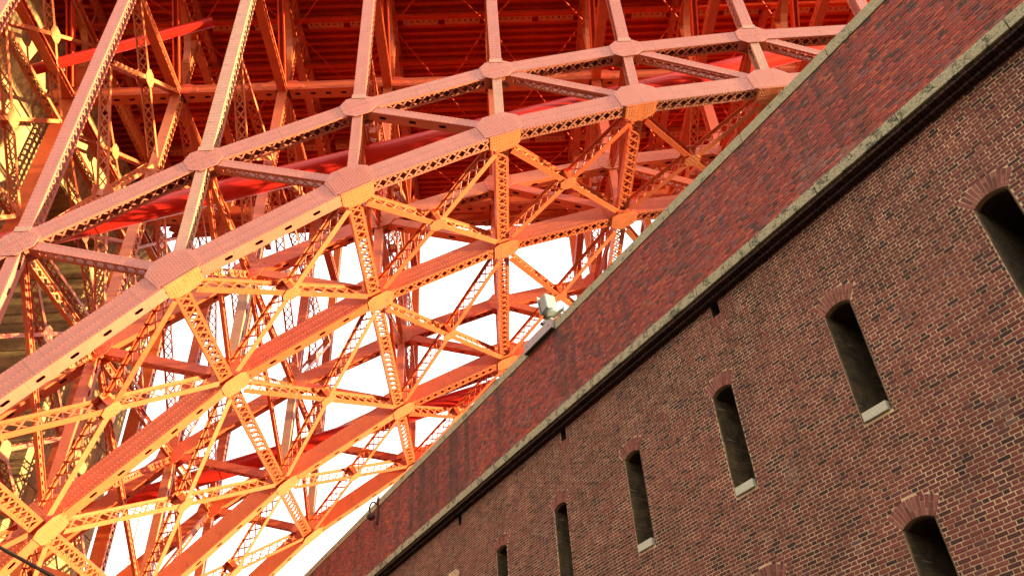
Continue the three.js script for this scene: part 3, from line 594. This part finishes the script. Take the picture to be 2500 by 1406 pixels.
{ // slits: relieving arch of gauged bricks, rendered jambs, stone sill
  const recessShadeMat = brickMat.clone(); recessShadeMat.color.setRGB(0.07, 0.026, 0.02);  // shade inside slit soffits and vents put into the brick colour
  const NV = 12, geos = [], mats = [[0.31, 0.085, 0.058], [0.27, 0.065, 0.045], [0.34, 0.11, 0.075], [0.20, 0.05, 0.038]].map(c => { const m = brickMat.clone(); m.color.setRGB(...c); return m; });
  for (let i = 0; i < NV; i++) for (let j = 0; j < 2; j++) {
    const a0 = -AH + (i + 0.09) / NV * 2 * AH, a1 = -AH + (i + 0.91) / NV * 2 * AH, split = i % 2 ? R + 0.1 : R + 0.205;
    const r0 = j ? split + 0.005 : R + 0.001, r1 = j ? RO : split - 0.005, g = new Geo();
    g.prism(WF, [[r0 * Math.sin(a0), r0 * Math.cos(a0)], [r0 * Math.sin(a1), r0 * Math.cos(a1)], [r1 * Math.sin(a1), r1 * Math.cos(a1)], [r1 * Math.sin(a0), r1 * Math.cos(a0)]], -0.09, 0.008);
    geos.push(g.build());
  }
  for (const s of WIN) for (const w of ROWS) {
    if (s < -1 || s > 30 || (w === ROWS[1] && s > 14)) continue;
    const yc = w.sp + rise - R + EY;
    if (s > 0 && s < 22) geos.forEach((g, i) => { const m = mesh('arch_brick', g, mats[Math.floor(rnd() * 4)], fort); m.position.set(-s, yc, 0); });
    const e = new Geo();
    e.box(WF, -s - ww / 2 + 0.001, -s - ww / 2 + 0.03, w.b + EY + 0.1, w.sp + EY - 0.005, -1.49, -0.012);
    e.box(WF, -s + ww / 2 - 0.03, -s + ww / 2 - 0.001, w.b + EY + 0.1, w.sp + EY - 0.005, -1.49, -0.012);
    const em = mesh('slit_embrasure', e.build(), jambMat, fort);
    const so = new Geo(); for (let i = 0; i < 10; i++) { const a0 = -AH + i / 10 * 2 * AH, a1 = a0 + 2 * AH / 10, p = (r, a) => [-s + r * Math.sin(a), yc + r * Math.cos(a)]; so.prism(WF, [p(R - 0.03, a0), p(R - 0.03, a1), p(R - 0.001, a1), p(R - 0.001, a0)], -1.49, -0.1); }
    mesh('soffit', so.build(), recessShadeMat, em);
    const bk = new Geo(); bk.box(WF, -s - ww / 2 + 0.031, -s + ww / 2 - 0.031, w.b + EY + 0.1, w.sp + EY + rise - 0.04, -1.492, -1.47); mesh('dark_back_plate', bk.build(), holeDark, em);  // plate closing the slit, unlit interior put into its near-black colour
    const sg = new RoundedBoxGeometry(0.5, 0.17, 0.5, 1, 0.012); sg.translate(-s, w.b + EY + 0.088, -0.2); mesh('sill', sg, sillMat, em);
    const fl = new Geo(); fl.box(WF, -s - ww / 2 + 0.002, -s + ww / 2 - 0.002, w.b + EY + 0.003, w.b + EY + 0.09, -1.49, -0.46); mesh('sill_bed', fl.build(), jambMat, em);
  }
  for (const s of VENTS) {                                  // vent throats, shade of the holes put into their dark lining
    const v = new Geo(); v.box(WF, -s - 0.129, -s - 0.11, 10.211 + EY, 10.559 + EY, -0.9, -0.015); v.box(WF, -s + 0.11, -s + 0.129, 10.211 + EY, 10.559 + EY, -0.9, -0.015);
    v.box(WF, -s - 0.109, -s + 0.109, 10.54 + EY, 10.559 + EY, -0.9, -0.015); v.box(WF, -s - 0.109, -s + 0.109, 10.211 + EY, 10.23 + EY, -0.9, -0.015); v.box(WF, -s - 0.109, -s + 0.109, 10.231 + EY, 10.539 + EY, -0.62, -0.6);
    mesh('vent', v.build(), recessShadeMat, fort);
  }
  // soldier bricks below the small vents
  const sb = new Geo(); sb.box(WF, -0.028, 0.028, -0.2, 0, -0.08, 0.009); const sbg = sb.build();
  for (const s of VENTS) if (s > 5 && s < 26) for (let i = -3; i <= 3; i++) { const m = mesh('soldier_brick', sbg, mats[(i + 6) % 4], fort); m.position.set(-s + i * 0.067, 10.2 + EY, 0.002); m.rotation.z = -i * 0.05; }
}
{ // corbelled headers under the string course, ledge shade put into their dark colour
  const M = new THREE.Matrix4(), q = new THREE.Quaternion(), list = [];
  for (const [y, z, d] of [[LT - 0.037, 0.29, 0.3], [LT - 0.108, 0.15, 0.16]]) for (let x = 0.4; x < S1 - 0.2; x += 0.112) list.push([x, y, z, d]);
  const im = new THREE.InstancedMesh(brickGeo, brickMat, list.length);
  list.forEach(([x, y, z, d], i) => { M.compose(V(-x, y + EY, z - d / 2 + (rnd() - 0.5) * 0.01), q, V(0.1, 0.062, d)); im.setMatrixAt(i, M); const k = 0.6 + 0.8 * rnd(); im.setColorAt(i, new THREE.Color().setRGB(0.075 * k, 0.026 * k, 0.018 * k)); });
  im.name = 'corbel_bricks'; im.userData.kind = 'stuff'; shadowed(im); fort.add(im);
}
{ // string course and coping, stone by stone
  let x = 0.6, i = 0;
  while (x < S1) { const L = 1.5 + rnd() * 0.9, h = LTOP - LT; const g = new RoundedBoxGeometry(L - 0.014, h - 0.004, 1.5, 2, 0.018);
    const u = g.attributes.uv, p = g.attributes.position, o = rnd() * 5; for (let j = 0; j < p.count; j++) u.setXY(j, p.getX(j) + o, p.getY(j) + p.getZ(j) + o * 0.3);
    g.translate(-(x + L / 2), (LT + LTOP) / 2 + EY, 0.35 - 0.75 + (rnd() - 0.5) * 0.012); mesh('string_course_stone', g, graniteMat, fort); x += L; i++; }
  x = 0.2;
  while (x < S1) { const L = 1.7 + rnd() * 1.0, h = CT - CB; const g = new RoundedBoxGeometry(L - 0.012, h, 1.6, 2, 0.02);
    const u = g.attributes.uv, p = g.attributes.position, o = rnd() * 5; for (let j = 0; j < p.count; j++) u.setXY(j, p.getX(j) + o, p.getY(j) + p.getZ(j) + o * 0.3);
    g.translate(-(x + L / 2), (CB + CT) / 2 + EY + 0.004, PZ + 0.035 - 0.8 + (rnd() - 0.5) * 0.01); mesh('coping_stone', g, copingMat, fort); x += L; }
}
// ================================================================= small things on the parapet
const onWall = (s, y, z) => V(-s, y + EY, z).applyMatrix4(fort.matrixWorld);
const metalGrey = new THREE.MeshStandardMaterial({ color: new THREE.Color().setRGB(0.24, 0.24, 0.22), roughness: 0.45, metalness: 0.3 });
const metalDark = new THREE.MeshStandardMaterial({ color: new THREE.Color().setRGB(0.03, 0.03, 0.03), roughness: 0.5 });
const rust = new THREE.MeshStandardMaterial({ color: new THREE.Color().setRGB(0.09, 0.03, 0.02), roughness: 0.95, map: paintMap });
const panelMat = new THREE.MeshStandardMaterial({ color: new THREE.Color().setRGB(0.42, 0.33, 0.32), roughness: 0.6, map: paintMap });
{
  const t = thing('floodlight', 'pale grey floodlight tilted up on a bracket over the fort coping', 'floodlight', onWall(15.25, CT + 0.01, 0.1), TH);
  const box = (n, w, h, d, x, y, z, rz, m, r = 0.02) => { const g = new RoundedBoxGeometry(w, h, d, 2, r); g.rotateZ(rz); g.translate(x, y, z); return mesh(n, g, m, t); };
  box('base', 0.22, 0.06, 0.2, 0, 0.03, 0, 0, metalGrey); box('post', 0.07, 0.34, 0.07, 0, 0.22, 0, 0, metalGrey); box('arm', 0.6, 0.09, 0.09, -0.32, 0.34, 0.02, -0.12, metalGrey);
  const nk = new THREE.CylinderGeometry(0.13, 0.16, 0.26, 16); nk.rotateZ(0.5); nk.translate(-0.62, 0.55, 0.02); mesh('neck', nk, metalGrey, t);
  const ri = new THREE.TorusGeometry(0.15, 0.025, 8, 20); ri.rotateX(Math.PI / 2); ri.rotateZ(0.5); ri.translate(-0.66, 0.63, 0.02); mesh('collar_ring', ri, metalGrey, t);
  const hd = box('lamp_housing', 0.34, 0.62, 0.4, -0.74, 0.95, 0.02, 0.16, metalGrey, 0.05);
  box('front_plate', 0.03, 0.76, 0.46, -0.94, 0.98, 0.02, 0.16, metalGrey, 0.01); box('visor', 0.1, 0.05, 0.2, -0.9, 0.58, 0.02, 0.16, metalDark, 0.01);
}
{
  const t = thing('security_camera', 'small pale dome camera behind the grey tray on the coping', 'camera', onWall(16.15, CT + 0.01, 0.12), TH);
  const g1 = new THREE.CylinderGeometry(0.1, 0.12, 0.3, 16); g1.translate(0, 0.15, 0); mesh('mount', g1, metalGrey, t);
  const g2 = new THREE.SphereGeometry(0.12, 16, 10); g2.translate(0.02, 0.34, 0.05); mesh('dome', g2, metalGrey, t);
  const g3 = new THREE.CylinderGeometry(0.05, 0.05, 0.08, 12); g3.rotateX(Math.PI / 2); g3.translate(-0.02, 0.3, 0.17); mesh('lens', g3, metalDark, t);
}
{
  const t = thing('metal_tray', 'mauve grey metal cover tray fixed across the fort coping', 'tray', onWall(16.3, CB - 0.02, PZ + 0.045), TH);
  const g = new RoundedBoxGeometry(1.55, 0.34, 0.1, 2, 0.01); g.translate(0, 0.24, 0.06); mesh('cover', g, panelMat, t);
  const g2 = new RoundedBoxGeometry(1.55, 0.03, 0.16, 2, 0.008); g2.translate(0, 0.055, 0.05); mesh('lip', g2, metalDark, t);
  for (const x of [-0.6, 0.6]) { const b = new THREE.CylinderGeometry(0.02, 0.02, 0.03, 8); b.rotateX(Math.PI / 2); b.translate(x, 0.24, 0.12); mesh('bolt', b, metalGrey, t); }
}
{
  const t = thing('iron_bracket', 'rusty broken iron lamp bracket on the parapet brickwork', 'bracket', onWall(28.85, 12.75, PZ + 0.01), TH);
  const g = new RoundedBoxGeometry(0.12, 1.0, 0.06, 1, 0.01); g.translate(0, 0.45, 0.03); mesh('back_plate', g, rust, t);
  const c = new THREE.CatmullRomCurve3([V(0, 0.75, 0.06), V(-0.05, 0.85, 0.25), V(-0.1, 0.55, 0.36), V(-0.08, 0.35, 0.3)]); mesh('arm', new THREE.TubeGeometry(c, 14, 0.035, 8), rust, t);
  const s = new THREE.SphereGeometry(0.17, 14, 10); s.scale(1, 0.9, 1); s.translate(-0.08, 0.25, 0.28); mesh('lamp_cap', s, rust, t);
  const c2 = new THREE.CatmullRomCurve3([V(0, 0.1, 0.06), V(-0.04, -0.1, 0.14), V(0.05, -0.35, 0.06)]); mesh('hook', new THREE.TubeGeometry(c2, 12, 0.025, 6), rust, t);
  for (let i = 0; i < 3; i++) { const k = new THREE.ConeGeometry(0.03, 0.3, 6); k.rotateZ(0.3 * (i - 1)); k.translate(0.08 * (i - 1), 1.05, 0.05); mesh('spike', k, rust, t); }
}
{ // black service cable from the pylon down to the fort
  const a = V(-30.95, 19.23 + EY, -34.84), b = onWall(29.34, 5.17, 0.02);
  const m = a.clone().lerp(b, 0.5); m.y -= 0.12;
  const g = new THREE.TubeGeometry(new THREE.CatmullRomCurve3([a, a.clone().lerp(b, 0.25).add(V(0, -0.09, 0)), m, a.clone().lerp(b, 0.75).add(V(0, -0.09, 0)), b]), 40, 0.075, 8);
  g.translate(-a.x, -a.y, -a.z); const o = mesh('cable', g, cableMat, scene); o.position.copy(a);
  tag(o, 'black cable crossing in front of the steelwork near the concrete pylon', 'cable');
}
renderer.render(scene, camera);
